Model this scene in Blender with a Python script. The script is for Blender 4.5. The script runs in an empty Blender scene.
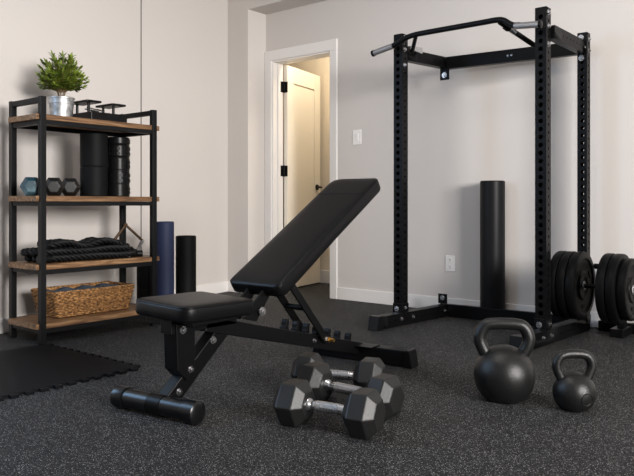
import bpy, bmesh, math, random
from mathutils import Vector, Matrix
random.seed(7)
S = bpy.context.scene
COL = S.collection

# ------------------------------------------------------------------ camera
YAW = math.atan(576/700)
cam_d = bpy.data.cameras.new('camera')
cam = bpy.data.objects.new('camera', cam_d); COL.objects.link(cam)
cam.location = (0, 0, 0.78)
cam.rotation_euler = (math.pi/2, 0, YAW)
cam_d.sensor_width = 36.0
cam_d.lens = 700/634*36.0
cam_d.shift_y = -35/634
cam_d.clip_start = 0.05
S.camera = cam

# ------------------------------------------------------------------ world, lights, exposure
W = bpy.data.worlds.new('world'); S.world = W; W.use_nodes = True
bg = W.node_tree.nodes['Background']
bg.inputs[0].default_value = (0.75, 0.86, 1.0, 1); bg.inputs[1].default_value = 0.10

def area(name, loc, aim, sx, sy, power, color):
    d = bpy.data.lights.new(name, 'AREA'); d.shape = 'RECTANGLE'; d.size = sx; d.size_y = sy
    d.energy = power; d.color = color
    o = bpy.data.objects.new(name, d); COL.objects.link(o)
    o.location = loc
    o.rotation_euler = (Vector(aim)-Vector(loc)).to_track_quat('-Z', 'Y').to_euler()
    return o
# daylight through the window of the right wall (key) and of the left wall, out of frame (cool)
area('window_light_key', (4.0, 0.9, 1.85), (-3.6, 2.8, 1.0), 2.2, 1.5, 690, (1.0, 0.965, 0.93))
area('window_light_cool', (-3.90, 0.52, 1.60), (-1.2, 1.02, 1.2), 1.05, 1.25, 50, (0.42, 0.67, 1.0))
area('ceiling_light', (-1.6, 1.9, 2.64), (-1.7, 2.6, 0), 0.9, 0.5, 16, (1.0, 0.92, 0.84))
area('hall_light', (-3.72, 4.96, 2.66), (-3.72, 4.96, 0), 0.35, 0.35, 18, (1.0, 0.87, 0.67))

S.view_settings.view_transform = 'Standard'
S.view_settings.look = 'None'
S.view_settings.exposure = 0.0
S.view_settings.gamma = 1.0
S.view_settings.use_curve_mapping = False

# ------------------------------------------------------------------ materials
def mat(name, color, rough=0.5, metal=0.0, spec=0.5, ior=None, bump=None, noise=None, coat=0.0):
    """bump=(scale, strength), noise=(scale, second colour, low, high)"""
    m = bpy.data.materials.new(name); m.use_nodes = True
    nt = m.node_tree; b = nt.nodes['Principled BSDF']
    b.inputs['Base Color'].default_value = (*color, 1)
    b.inputs['Roughness'].default_value = rough
    b.inputs['Metallic'].default_value = metal
    b.inputs['Specular IOR Level'].default_value = spec
    b.inputs['Coat Weight'].default_value = coat
    if ior is None: ior = 1.30 if max(color) < 0.03 and not metal else 1.5
    b.inputs['IOR'].default_value = ior
    tc = nt.nodes.new('ShaderNodeTexCoord')
    if noise:
        n = nt.nodes.new('ShaderNodeTexNoise'); n.inputs['Scale'].default_value = noise[0]; n.inputs['Detail'].default_value = 4
        r = nt.nodes.new('ShaderNodeValToRGB')
        r.color_ramp.elements[0].position = noise[2]; r.color_ramp.elements[0].color = (*color, 1)
        r.color_ramp.elements[1].position = noise[3]; r.color_ramp.elements[1].color = (*noise[1], 1)
        nt.links.new(tc.outputs['Object'], n.inputs['Vector'])
        nt.links.new(n.outputs['Fac'], r.inputs['Fac'])
        nt.links.new(r.outputs['Color'], b.inputs['Base Color'])
    if bump:
        n2 = nt.nodes.new('ShaderNodeTexNoise'); n2.inputs['Scale'].default_value = bump[0]; n2.inputs['Detail'].default_value = 3
        bn = nt.nodes.new('ShaderNodeBump'); bn.inputs['Strength'].default_value = bump[1]; bn.inputs['Distance'].default_value = 0.01
        nt.links.new(tc.outputs['Object'], n2.inputs['Vector'])
        nt.links.new(n2.outputs['Fac'], bn.inputs['Height'])
        nt.links.new(bn.outputs['Normal'], b.inputs['Normal'])
    return m

M = {}
M['wall'] = mat('wall_paint', (0.60, 0.565, 0.54), 0.75, spec=0.25, bump=(220, 0.04))
M['ceiling'] = mat('ceiling_paint', (0.72, 0.69, 0.66), 0.85)
M['trim'] = mat('trim_paint', (0.76, 0.735, 0.715), 0.42, bump=(40, 0.02))
M['hall'] = mat('hall_paint', (0.74, 0.66, 0.54), 0.75)
M['door'] = mat('door_paint', (0.80, 0.74, 0.64), 0.45)
M['seam'] = mat('joint_strip', (0.10, 0.095, 0.09), 0.7)
M['steel'] = mat('black_powder_coat', (0.0032, 0.0032, 0.0035), 0.36, spec=0.28, bump=(420, 0.05))
M['shelfsteel'] = mat('shelf_black_steel', (0.008, 0.008, 0.0085), 0.42, spec=0.28, bump=(300, 0.05))
M['chrome'] = mat('chrome', (0.62, 0.62, 0.63), 0.22, metal=1.0)
M['grip'] = mat('knurled_steel', (0.42, 0.42, 0.43), 0.38, metal=1.0, bump=(900, 0.35))
M['brass'] = mat('brass', (0.62, 0.36, 0.10), 0.3, metal=1.0)
M['bronze'] = mat('dark_bronze', (0.10, 0.062, 0.036), 0.4, metal=0.8)
M['vinyl'] = mat('black_vinyl', (0.0035, 0.0035, 0.0038), 0.36, spec=0.34, bump=(650, 0.10))
M['plastic'] = mat('black_plastic', (0.004, 0.004, 0.0044), 0.32, spec=0.4)
M['gloss'] = mat('glossy_black_coat', (0.004, 0.004, 0.0045), 0.29, spec=0.40, ior=1.42)
M['rubber'] = mat('black_rubber', (0.0075, 0.0075, 0.0075), 0.43, spec=0.5, ior=1.45, bump=(260, 0.10))
M['plate'] = mat('bumper_rubber', (0.0028, 0.0028, 0.003), 0.42, spec=0.2, bump=(200, 0.06))
M['iron'] = mat('cast_iron', (0.006, 0.006, 0.0061), 0.36, spec=0.45, ior=1.45, bump=(330, 0.16))
M['foam'] = mat('black_foam', (0.005, 0.005, 0.0053), 0.55, spec=0.25, bump=(420, 0.15))
M['tallfoam'] = mat('dense_foam', (0.008, 0.0082, 0.009), 0.40, spec=0.3, bump=(200, 0.05))
M['bluefoam'] = mat('navy_foam', (0.017, 0.024, 0.062), 0.6, spec=0.3, bump=(260, 0.12))
M['teal'] = mat('teal_rubber', (0.006, 0.036, 0.052), 0.40, noise=(14, (0.045, 0.10, 0.12), 0.50, 0.66))
M['ropemat'] = mat('black_rope', (0.005, 0.005, 0.0054), 0.52, spec=0.28, ior=1.45, bump=(300, 0.2))
M['matrubber'] = mat('mat_rubber', (0.0036, 0.0042, 0.0054), 0.58, spec=0.2, bump=(330, 0.12))
M['zinc'] = mat('galvanised_zinc', (0.36, 0.365, 0.37), 0.46, metal=0.9, noise=(30, (0.60, 0.61, 0.62), 0.4, 0.6))
M['soil'] = mat('soil', (0.035, 0.022, 0.014), 0.9, bump=(60, 0.6))
M['leaf'] = mat('leaf_green', (0.062, 0.10, 0.010), 0.45, spec=0.35, noise=(24, (0.21, 0.27, 0.032), 0.36, 0.66))
M['stem'] = mat('stem_brown', (0.14, 0.085, 0.035), 0.7)
M['cloth'] = mat('slate_cloth', (0.055, 0.075, 0.105), 0.85, bump=(120, 0.25))
M['switch'] = mat('switch_plastic', (0.80, 0.78, 0.76), 0.3)
M['dark'] = mat('recess_dark', (0.004, 0.004, 0.004), 0.8)
M['window'] = mat('window_frame_paint', (0.75, 0.75, 0.75), 0.4)

def wood_mat():
    m = mat('walnut_board', (0.2, 0.1, 0.05), 0.48, spec=0.35)
    nt = m.node_tree; b = nt.nodes['Principled BSDF']
    tc = nt.nodes.new('ShaderNodeTexCoord'); mp = nt.nodes.new('ShaderNodeMapping')
    mp.inputs['Scale'].default_value = (26, 2.2, 26)
    n = nt.nodes.new('ShaderNodeTexNoise'); n.inputs['Scale'].default_value = 2.0; n.inputs['Detail'].default_value = 7; n.inputs['Distortion'].default_value = 0.8
    r = nt.nodes.new('ShaderNodeValToRGB')
    e = r.color_ramp.elements
    e[0].position = 0.30; e[0].color = (0.065, 0.030, 0.014, 1)
    e[1].position = 0.72; e[1].color = (0.33, 0.195, 0.10, 1)
    k = e.new(0.5); k.color = (0.175, 0.092, 0.042, 1)
    bn = nt.nodes.new('ShaderNodeBump'); bn.inputs['Strength'].default_value = 0.15; bn.inputs['Distance'].default_value = 0.004
    nt.links.new(tc.outputs['Object'], mp.inputs['Vector']); nt.links.new(mp.outputs['Vector'], n.inputs['Vector'])
    nt.links.new(n.outputs['Fac'], r.inputs['Fac']); nt.links.new(r.outputs['Color'], b.inputs['Base Color'])
    nt.links.new(n.outputs['Fac'], bn.inputs['Height']); nt.links.new(bn.outputs['Normal'], b.inputs['Normal'])
    return m
M['wood'] = wood_mat()

def floor_mat():
    m = mat('speckled_rubber_floor', (0.02, 0.02, 0.02), 0.62, spec=0.2)
    nt = m.node_tree; b = nt.nodes['Principled BSDF']; L = nt.links.new
    tc = nt.nodes.new('ShaderNodeTexCoord')
    base = nt.nodes.new('ShaderNodeTexNoise'); base.inputs['Scale'].default_value = 120; base.inputs['Detail'].default_value = 3
    r0 = nt.nodes.new('ShaderNodeValToRGB')
    r0.color_ramp.elements[0].position = 0.38; r0.color_ramp.elements[0].color = (0.0045, 0.0047, 0.0052, 1)
    r0.color_ramp.elements[1].position = 0.66; r0.color_ramp.elements[1].color = (0.019, 0.0192, 0.020, 1)
    L(tc.outputs['Object'], base.inputs['Vector']); L(base.outputs['Fac'], r0.inputs['Fac'])
    prev = r0.outputs['Color']
    for sc, thr, keep, colr in ((225, 0.34, 0.25, (0.37, 0.365, 0.36)), (320, 0.38, 0.46, (0.12, 0.119, 0.118))):
        v = nt.nodes.new('ShaderNodeTexVoronoi'); v.inputs['Scale'].default_value = sc
        L(tc.outputs['Object'], v.inputs['Vector'])
        lt = nt.nodes.new('ShaderNodeMath'); lt.operation = 'LESS_THAN'; lt.inputs[1].default_value = thr
        L(v.outputs['Distance'], lt.inputs[0])
        sep = nt.nodes.new('ShaderNodeSeparateColor'); L(v.outputs['Color'], sep.inputs['Color'])
        lt2 = nt.nodes.new('ShaderNodeMath'); lt2.operation = 'LESS_THAN'; lt2.inputs[1].default_value = keep
        L(sep.outputs['Red'], lt2.inputs[0])
        mu = nt.nodes.new('ShaderNodeMath'); mu.operation = 'MULTIPLY'; L(lt.outputs[0], mu.inputs[0]); L(lt2.outputs[0], mu.inputs[1])
        mix = nt.nodes.new('ShaderNodeMix'); mix.data_type = 'RGBA'
        L(mu.outputs[0], mix.inputs['Factor']); L(prev, mix.inputs['A']); mix.inputs['B'].default_value = (*colr, 1)
        prev = mix.outputs['Result']
    L(prev, b.inputs['Base Color'])
    bn = nt.nodes.new('ShaderNodeBump'); bn.inputs['Strength'].default_value = 0.35; bn.inputs['Distance'].default_value = 0.004
    L(base.outputs['Fac'], bn.inputs['Height']); L(bn.outputs['Normal'], b.inputs['Normal'])
    return m
M['floor'] = floor_mat()

def wicker_mat():
    m = mat('wicker', (0.3, 0.16, 0.06), 0.55, spec=0.35)
    nt = m.node_tree; b = nt.nodes['Principled BSDF']; L = nt.links.new
    tc = nt.nodes.new('ShaderNodeTexCoord'); mp = nt.nodes.new('ShaderNodeMapping'); mp.inputs['Scale'].default_value = (55, 55, 120)
    n = nt.nodes.new('ShaderNodeTexNoise'); n.inputs['Scale'].default_value = 1.0; n.inputs['Detail'].default_value = 2
    r = nt.nodes.new('ShaderNodeValToRGB'); e = r.color_ramp.elements
    e[0].position = 0.33; e[0].color = (0.055, 0.024, 0.008, 1)
    e[1].position = 0.68; e[1].color = (0.46, 0.25, 0.095, 1)
    k = e.new(0.5); k.color = (0.24, 0.115, 0.038, 1)
    L(tc.outputs['Object'], mp.inputs['Vector']); L(mp.outputs['Vector'], n.inputs['Vector'])
    L(n.outputs['Fac'], r.inputs['Fac']); L(r.outputs['Color'], b.inputs['Base Color'])
    return m
M['wicker'] = wicker_mat()

# ------------------------------------------------------------------ helpers
def wloc(o):
    v = Vector((0, 0, 0))
    while o is not None:
        v += o.location; o = o.parent
    return v

def obj(name, bm, m, parent=None, smooth=30, bevel=0.0, world=True, kind=None, segs=2):
    """link a bmesh as one object; with world=True its vertices are world coordinates"""
    if parent is not None and world:
        bmesh.ops.translate(bm, verts=bm.verts, vec=-wloc(parent))
    me = bpy.data.meshes.new(name); bm.to_mesh(me); bm.free()
    me.materials.append(M[m])
    if smooth:
        for p in me.polygons: p.use_smooth = True
        me.set_sharp_from_angle(angle=math.radians(smooth))
    o = bpy.data.objects.new(name, me); COL.objects.link(o)
    if parent is not None: o.parent = parent
    if bevel:
        md = o.modifiers.new('bevel', 'BEVEL'); md.width = bevel; md.segments = segs; md.limit_method = 'ANGLE'; md.angle_limit = math.radians(40)
        md.harden_normals = False
    if kind: o['kind'] = kind
    return o

def thing(name, label, cat, loc=(0, 0, 0), group=None, rotz=0):
    o = bpy.data.objects.new(name, None); COL.objects.link(o)
    o.location = loc; o.rotation_euler = (0, 0, rotz); o.empty_display_size = 0.1
    o['label'] = label; o['category'] = cat
    if group: o['group'] = group
    return o

def tag(o, label, cat, group=None):
    o['label'] = label; o['category'] = cat
    if group: o['group'] = group
    return o

def dup(root, loc, rotz=0, label=None):
    r = root.copy(); COL.objects.link(r); r.location = loc; r.rotation_euler = (0, 0, rotz)
    if label: r['label'] = label
    for ch in list(root.children):
        c = ch.copy(); COL.objects.link(c); c.parent = r
        for g in list(ch.children):
            d = g.copy(); COL.objects.link(d); d.parent = c
    return r

BM = bmesh.new

def box(bm, c, s, rot=None):
    mtx = Matrix.Translation(Vector(c)) @ (rot.to_4x4() if rot else Matrix.Identity(4)) @ Matrix.Diagonal((s[0], s[1], s[2], 1))
    bmesh.ops.create_cube(bm, size=1.0, matrix=mtx)
    return bm

def box2(bm, a, b):
    a = Vector(a); b = Vector(b)
    return box(bm, (a+b)/2, [abs(x) for x in (b-a)])

def frame_of(d, up=(0, 0, 1)):
    z = Vector(d).normalized(); u = Vector(up)
    if abs(z.dot(u)) > 0.99: u = Vector((0, 1, 0))
    x = u.cross(z).normalized(); y = z.cross(x)
    return Matrix((x, y, z)).transposed()

def bar(bm, p, q, w, h, up=(0, 0, 1)):
    """rectangular bar p->q, w across (horizontal), h along up"""
    p = Vector(p); q = Vector(q)
    box(bm, (p+q)/2, (w, h, (q-p).length), frame_of(q-p, up)); return bm

def cyl(bm, p, q, r, seg=24, r2=None):
    p = Vector(p); q = Vector(q)
    mtx = Matrix.Translation((p+q)/2) @ frame_of(q-p).to_4x4()
    bmesh.ops.create_cone(bm, cap_ends=True, segments=seg, radius1=r, radius2=r if r2 is None else r2, depth=(q-p).length, matrix=mtx)
    return bm

def catmull(pts, n=8, closed=False):
    pts = [Vector(p) for p in pts]; out = []
    N = len(pts)
    for i in range(N if closed else N-1):
        if closed: p0, p1, p2, p3 = pts[i-1], pts[i], pts[(i+1) % N], pts[(i+2) % N]
        else: p0, p1, p2, p3 = pts[max(i-1, 0)], pts[i], pts[i+1], pts[min(i+2, N-1)]
        for k in range(n):
            t = k/n
            out.append(0.5*((2*p1)+(p2-p0)*t+(2*p0-5*p1+4*p2-p3)*t*t+(3*p1-p0-3*p2+p3)*t**3))
    if not closed: out.append(pts[-1])
    return out

def sweep(bm, pts, rad, seg=16, closed=False, lobes=0, twist=0.0):
    """round (or rope-lobed) sweep along pts; rad a number or one radius per point"""
    pts = [Vector(p) for p in pts]; N = len(pts); rings = []
    nrm = None; dist = 0.0
    for i, p in enumerate(pts):
        if closed: t = (pts[(i+1) % N]-pts[i-1]).normalized()
        else: t = (pts[min(i+1, N-1)]-pts[max(i-1, 0)]).normalized()
        if nrm is None:
            nrm = t.orthogonal().normalized()
        else:
            nrm = (nrm-t*nrm.dot(t)).normalized()
            dist += (p-pts[i-1]).length
        b = t.cross(nrm)
        r = rad[i] if hasattr(rad, '__len__') else rad
        ring = []
        for k in range(seg):
            a = 2*math.pi*k/seg
            rr = r
            aa = a
            if lobes:
                rr = r*(0.56+0.50*abs(math.cos(lobes*a/2)))
                aa = a+twist*dist
            ring.append(bm.verts.new(p+nrm*(rr*math.cos(aa))+b*(rr*math.sin(aa))))
        rings.append(ring)
    last = N if closed else N-1
    for i in range(last):
        A = rings[i]; B = rings[(i+1) % N]
        for k in range(seg):
            bm.faces.new((A[k], A[(k+1) % seg], B[(k+1) % seg], B[k]))
    if not closed:
        bm.faces.new(list(reversed(rings[0]))); bm.faces.new(rings[-1])
    return bm

def lathe(bm, prof, seg=48, mtx=None):
    """prof: list of (r, z); r = 0 makes a pole"""
    mtx = mtx or Matrix.Identity(4); rings = []
    for r, z in prof:
        if r < 1e-6: rings.append([bm.verts.new(mtx @ Vector((0, 0, z)))])
        else: rings.append([bm.verts.new(mtx @ Vector((r*math.cos(2*math.pi*k/seg), r*math.sin(2*math.pi*k/seg), z))) for k in range(seg)])
    for A, B in zip(rings, rings[1:]):
        for k in range(seg):
            k2 = (k+1) % seg
            if len(A) == 1 and len(B) == 1: continue
            if len(A) == 1: bm.faces.new((A[0], B[k2], B[k]))
            elif len(B) == 1: bm.faces.new((A[k], A[k2], B[0]))
            else: bm.faces.new((A[k], A[k2], B[k2], B[k]))
    bmesh.ops.recalc_face_normals(bm, faces=bm.faces)
    return bm

def prism(bm, poly, p0, ax, ay, az, t):
    """polygon in the ax/ay plane at p0, extruded t along az (centred)"""
    p0 = Vector(p0); ax = Vector(ax); ay = Vector(ay); az = Vector(az)
    A = [bm.verts.new(p0+ax*x+ay*y-az*t/2) for x, y in poly]
    B = [bm.verts.new(p0+ax*x+ay*y+az*t/2) for x, y in poly]
    n = len(poly)
    fs = [bm.faces.new(A), bm.faces.new(list(reversed(B)))]
    for i in range(n): fs.append(bm.faces.new((A[i], B[i], B[(i+1) % n], A[(i+1) % n])))
    bmesh.ops.recalc_face_normals(bm, faces=fs)
    return bm

def perf_face(bm, o, u, v, n, w, L, holes, r):
    """strip w (along u, centred) by L (along v) with real round holes; holes: positions along v"""
    pos = sorted(holes)
    def P(a, b): return bm.verts.new(o+u*a+v*b)
    def quad(b0, b1):
        if b1-b0 < 1e-5: return
        bm.faces.new((P(-w/2, b0), P(w/2, b0), P(w/2, b1), P(-w/2, b1)))
    cur = 0.0
    for i, c in enumerate(pos):
        lo = c-r*1.25 if i == 0 else max(c-r*1.25, (pos[i-1]+c)/2)
        hi = c+r*1.25 if i == len(pos)-1 else min(c+r*1.25, (pos[i+1]+c)/2)
        quad(cur, lo); cur = hi
        hw = w/2; h0 = c-lo; h1 = hi-c
        angs = [2*math.pi*k/12 for k in range(12)]+[math.atan2(h1, hw), math.atan2(h1, -hw), math.atan2(-h0, hw) % (2*math.pi), math.atan2(-h0, -hw) % (2*math.pi)]
        angs = sorted(angs); R = []; H = []
        for a in angs:
            ca, sa = math.cos(a), math.sin(a)
            t = min(hw/abs(ca) if abs(ca) > 1e-9 else 1e9, (h1 if sa > 0 else h0)/abs(sa) if abs(sa) > 1e-9 else 1e9)
            R.append(P(ca*t, c+sa*t)); H.append(P(ca*r, c+sa*r))
        I = [bm.verts.new(h_.co-n*0.003) for h_ in H]      # wall of the hole
        for k in range(len(angs)):
            k2 = (k+1) % len(angs)
            bm.faces.new((R[k], R[k2], H[k2], H[k])); bm.faces.new((H[k], H[k2], I[k2], I[k]))
    quad(cur, L)

def perf_tube(p, q, w, d, hx, rx, hy, ry, up=(0, 1, 0)):
    """hollow tube p->q with through holes: hx on the faces facing +-x, hy on those facing +-y"""
    bm = BM(); p = Vector(p); q = Vector(q)
    z = (q-p).normalized(); y = Vector(up); y = (y-z*y.dot(z)).normalized(); x = y.cross(z); L = (q-p).length
    perf_face(bm, p+x*w/2, y, z, x, d, L, hx, rx)
    perf_face(bm, p-x*w/2, -y, z, -x, d, L, hx, rx)
    perf_face(bm, p+y*d/2, -x, z, y, w, L, hy, ry)
    perf_face(bm, p-y*d/2, x, z, -y, w, L, hy, ry)
    bmesh.ops.remove_doubles(bm, verts=bm.verts, dist=1e-5)
    for e0, s in ((p, -1), (q, 1)):
        box(bm, e0-z*s*0.0015, (w-0.001, d-0.001, 0.003), Matrix((x, y, z)).transposed())
    return bm

def bolt_bm(p, axis, r=0.011, washer=True):
    bm = BM(); p = Vector(p); a = Vector(axis).normalized()
    if washer: cyl(bm, p, p+a*0.0025, r*1.35, 20)
    cyl(bm, p+a*0.0025, p+a*0.011, r, 6)
    cyl(bm, p+a*0.011, p+a*0.015, r*0.55, 12)
    return bm
def bolt(p, axis, parent, r=0.011, m='chrome'):
    return obj('bolt', bolt_bm(p, axis, r), m, parent, smooth=25)

# ================================================================== SETTING
ZC = 2.72
p0 = Vector((-4.11, 2.0)); p1 = Vector((-4.54, 4.276)); dl = (p1-p0).normalized()
WLa = p0-dl*3.75; WLb = p1                      # left wall line
def struct(name, bm, m, **k):
    k.setdefault('smooth', 0)
    return obj(name, bm, m, kind='structure', **k)

b = BM(); box2(b, (-5.2, -1.75, -0.08), (2.15, 6.0, 0)); struct('floor', b, 'floor')
b = BM(); box2(b, (-5.2, -1.75, ZC), (2.15, 6.0, ZC+0.08)); struct('ceiling', b, 'ceiling')

nl = Vector((dl.y, -dl.x))                        # into the room
def wall_slab(bm, a, c, z0, z1, t):
    poly = [(a.x, a.y), (c.x, c.y), (c.x-nl.x*t, c.y-nl.y*t), (a.x-nl.x*t, a.y-nl.y*t)]
    lo = [bm.verts.new((x, y, z0)) for x, y in poly]; hi = [bm.verts.new((x, y, z1)) for x, y in poly]
    fs = [bm.faces.new(lo), bm.faces.new(hi)]
    for i in range(4): fs.append(bm.faces.new((lo[i], lo[(i+1) % 4], hi[(i+1) % 4], hi[i])))
    bmesh.ops.recalc_face_normals(bm, faces=fs)
def wl(y): return p0+dl*((y-2.0)/dl.y)
b = BM(); wall_slab(b, WLa, wl(0.0), 0, ZC, 0.1); wall_slab(b, wl(1.04), WLb+dl*0.05, 0, ZC, 0.1)
wall_slab(b, wl(0.0), wl(1.04), 0, 0.95, 0.1); wall_slab(b, wl(0.0), wl(1.04), 2.25, ZC, 0.1); struct('wall_left', b, 'wall')
b = BM()
wall_slab(b, wl(0.0), wl(0.045), 0.95, 2.25, 0.08); wall_slab(b, wl(0.995), wl(1.04), 0.95, 2.25, 0.08)
wall_slab(b, wl(0.045), wl(0.995), 0.95, 0.995, 0.08); wall_slab(b, wl(0.045), wl(0.995), 2.205, 2.25, 0.08); struct('window_2', b, 'window')
b = BM(); wall_slab(b, WLa+nl*0.014, WLb+nl*0.014, 0, 0.094, 0.013); struct('baseboard_left', b, 'trim', bevel=0.004)
sm_ = p0+dl*((3.202-2.0)/dl.y)
b = BM(); wall_slab(b, sm_-dl*0.0045+nl*0.0022, sm_+dl*0.0045+nl*0.0022, 0.094, ZC, 0.002); struct('trim_1', b, 'seam')

YB = 4.5; YF = 4.276; XJ = -4.288
# back wall around the door opening
OX0, OX1, OZ = -4.209, -3.554, 2.025
b = BM()
box2(b, (XJ-0.3, YB, 0), (OX0-0.006, YB+0.12, ZC))
box2(b, (OX1+0.006, YB, 0), (2.1, YB+0.12, ZC))
box2(b, (OX0-0.006, YB, OZ+0.006), (OX1+0.006, YB+0.12, ZC))
struct('wall_back', b, 'wall')
# the nearer wall plane that frames the alcove: pier at the left and bulkhead overhead
b = BM(); box2(b, (-4.75, YF, 0), (XJ, YB, ZC)); box2(b, (XJ, YF, 2.448), (2.1, YB, ZC)); struct('wall_alcove', b, 'wall')
b = BM(); box2(b, (-4.545, YF-0.013, 0), (XJ, YF, 0.094)); box2(b, (XJ, YF-0.013, 0), (XJ+0.013, YB, 0.094)); struct('baseboard_alcove', b, 'trim', bevel=0.004)
b = BM(); box2(b, (-3.482, YB-0.014, 0), (2.0, YB, 0.098)); struct('baseboard_back', b, 'trim', bevel=0.004)
# door casing and jambs
b = BM()
box2(b, (XJ+0.003, YB-0.02, 0), (OX0, YB, OZ)); box2(b, (OX1, YB-0.02, 0), (-3.482, YB, OZ)); box2(b, (XJ+0.003, YB-0.02, OZ), (-3.482, YB, 2.115))
struct('trim_2', b, 'trim', bevel=0.004)
b = BM()
box2(b, (OX0-0.006, YB-0.004, 0), (OX0+0.012, YB+0.125, OZ)); box2(b, (OX1-0.012, YB-0.004, 0), (OX1+0.006, YB+0.125, OZ))
box2(b, (OX0+0.012, YB-0.004, OZ-0.012), (OX1-0.012, YB+0.125, OZ+0.006))
box2(b, (OX0+0.012, YB+0.05, 0), (OX0+0.024, YB+0.08, OZ-0.012)); box2(b, (OX1-0.024, YB+0.05, 0), (OX1-0.012, YB+0.08, OZ-0.012))
struct('trim_3', b, 'trim', bevel=0.002)
# hall behind the door
b = BM()
box2(b, (-5.2, 5.31, 0), (-2.3, 5.41, ZC)); box2(b, (-2.4, YB+0.12, 0), (-2.3, 5.31, ZC)); box2(b, (-5.2, YB+0.12, 0), (-5.1, 5.31, ZC))
struct('wall_hall', b, 'hall')
b = BM(); box2(b, (-5.1, 5.296, 0), (-2.4, 5.31, 0.125)); struct('baseboard_hall', b, 'trim', bevel=0.004)
# unseen right and rear walls, each with the window that lights the room
def wall_with_window(name, axis, at, lo, hi, w0, w1, z0, z1, t, wname):
    b = BM()
    def bx(a0, a1, c0, c1):
        if axis == 'x': box2(b, (at, a0, c0), (at+t, a1, c1))
        else: box2(b, (a0, at, c0), (a1, at+t, c1))
    bx(lo, w0, 0, ZC); bx(w1, hi, 0, ZC); bx(w0, w1, 0, z0); bx(w0, w1, z1, ZC)
    struct(name, b, 'wall')
    b = BM(); f = 0.045
    bx(w0, w0+f, z0, z1); bx(w1-f, w1, z0, z1); bx(w0+f, w1-f, z0, z0+f); bx(w0+f, w1-f, z1-f, z1)
    struct(wname, b, 'window', bevel=0.004)
wall_with_window('wall_right', 'x', 2.05, -1.65, YB, 0.1, 3.5, 0.5, 2.45, 0.1, 'window_1')
b = BM(); box2(b, (-3.6, -1.75, 0), (2.05, -1.65, ZC)); struct('wall_rear', b, 'wall')

# door slab, swung into the hall
hx, hy = -4.180, 4.640
ang = math.radians(101.5)
DW = 0.63; DT = 0.036
dv = Vector((math.cos(ang), math.sin(ang), 0)); dn = Vector((dv.y, -dv.x, 0))   # dn: face towards the room opening (right)
droot = thing('door_1', 'cream painted panel door standing open into the lit hall', 'door', (hx, hy, 0.0)); droot['kind'] = 'structure'
def dbox(bm, u0, u1, z0, z1, n0, n1):
    c = Vector((hx, hy, 0))+dv*(u0+u1)/2+dn*(n0+n1)/2+Vector((0, 0, (z0+z1)/2))
    box(bm, c, (abs(u1-u0), abs(n1-n0), z1-z0), Matrix((dv, dn, Vector((0, 0, 1)))).transposed())
b = BM()
dbox(b, 0, DW, 0.012, 2.008, -DT/2+0.006, DT/2-0.008)
for s in (1, -1):
    n0, n1 = (DT/2-0.008, DT/2) if s == 1 else (-DT/2, -DT/2+0.006)
    dbox(b, 0, 0.115, 0.012, 2.008, n0, n1); dbox(b, DW-0.115, DW, 0.012, 2.008, n0, n1)
    dbox(b, 0.115, DW-0.115, 0.012, 0.24, n0, n1); dbox(b, 0.115, DW-0.115, 1.86, 2.008, n0, n1); 
slab = obj('door_slab', b, 'door', droot, smooth=0, bevel=0.003)
hp = Vector((hx, hy, 0.93))+dv*(DW-0.075)+dn*(DT/2)
b = BM(); cyl(b, hp, hp+dn*0.012, 0.027, 28); cyl(b, hp+dn*0.01, hp+dn*0.055, 0.010, 16)
sweep(b, [hp+dn*0.05, hp+dn*0.055-dv*0.03, hp+dn*0.055-dv*0.11], 0.010, 12)
obj('handle', b, 'steel', droot, smooth=40)
for z in (1.812, 1.065, 0.28):
    hz = Vector((OX0+0.014, YB+0.127, z))
    b = BM(); cyl(b, hz+Vector((0.004, 0.004, -0.05)), hz+Vector((0.004, 0.004, 0.05)), 0.0085, 14)
    box2(b, hz+Vector((-0.003, -0.036, -0.048)), hz+Vector((0.001, 0.0, 0.048)))
    box(b, Vector((hx, hy, z))-dv*0.0015+dn*0.006, (0.003, 0.03, 0.096), Matrix((dv, dn, Vector((0, 0, 1)))).transposed())
    obj('hinge', b, 'steel', droot, smooth=40)

# switch and outlet on the back wall
sw = thing('light_switch', 'white rocker light switch on the wall right of the door', 'switch', (-3.288, YB, 1.30))
b = BM(); box2(b, (-3.330, YB-0.006, 1.243), (-3.246, YB, 1.362)); obj('cover_plate', b, 'switch', sw, smooth=0, bevel=0.003)
b = BM(); prism(b, [(-0.030, 0), (-0.030, 0.005), (0.0, 0.003), (0.030, 0.007), (0.030, 0)], (-3.288, YB-0.005, 1.3025), (0, 0, 1), (0, -1, 0), (1, 0, 0), 0.030); obj('rocker', b, 'switch', sw, smooth=0, bevel=0.001)
ol = thing('power_outlet', 'white double power outlet low on the wall behind the rack', 'outlet', (-2.459, YB, 0.345))
b = BM(); box2(b, (-2.497, YB-0.006, 0.288), (-2.421, YB, 0.402)); obj('cover_plate', b, 'switch', ol, smooth=0, bevel=0.003)
for dz in (0.0255, -0.0255):
    b = BM(); cyl(b, (-2.459, YB-0.006, 0.345+dz), (-2.459, YB-0.009, 0.345+dz), 0.017, 24); s_ = obj('socket', b, 'switch', ol, smooth=40)
    b = BM()
    for dx in (-0.006, 0.006): box(b, (-2.459+dx, YB-0.0092, 0.349+dz), (0.0022, 0.001, 0.008))
    cyl(b, (-2.459, YB-0.0088, 0.338+dz), (-2.459, YB-0.0097, 0.338+dz), 0.0025, 10)
    obj('slot', b, 'dark', s_, smooth=0)

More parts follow.
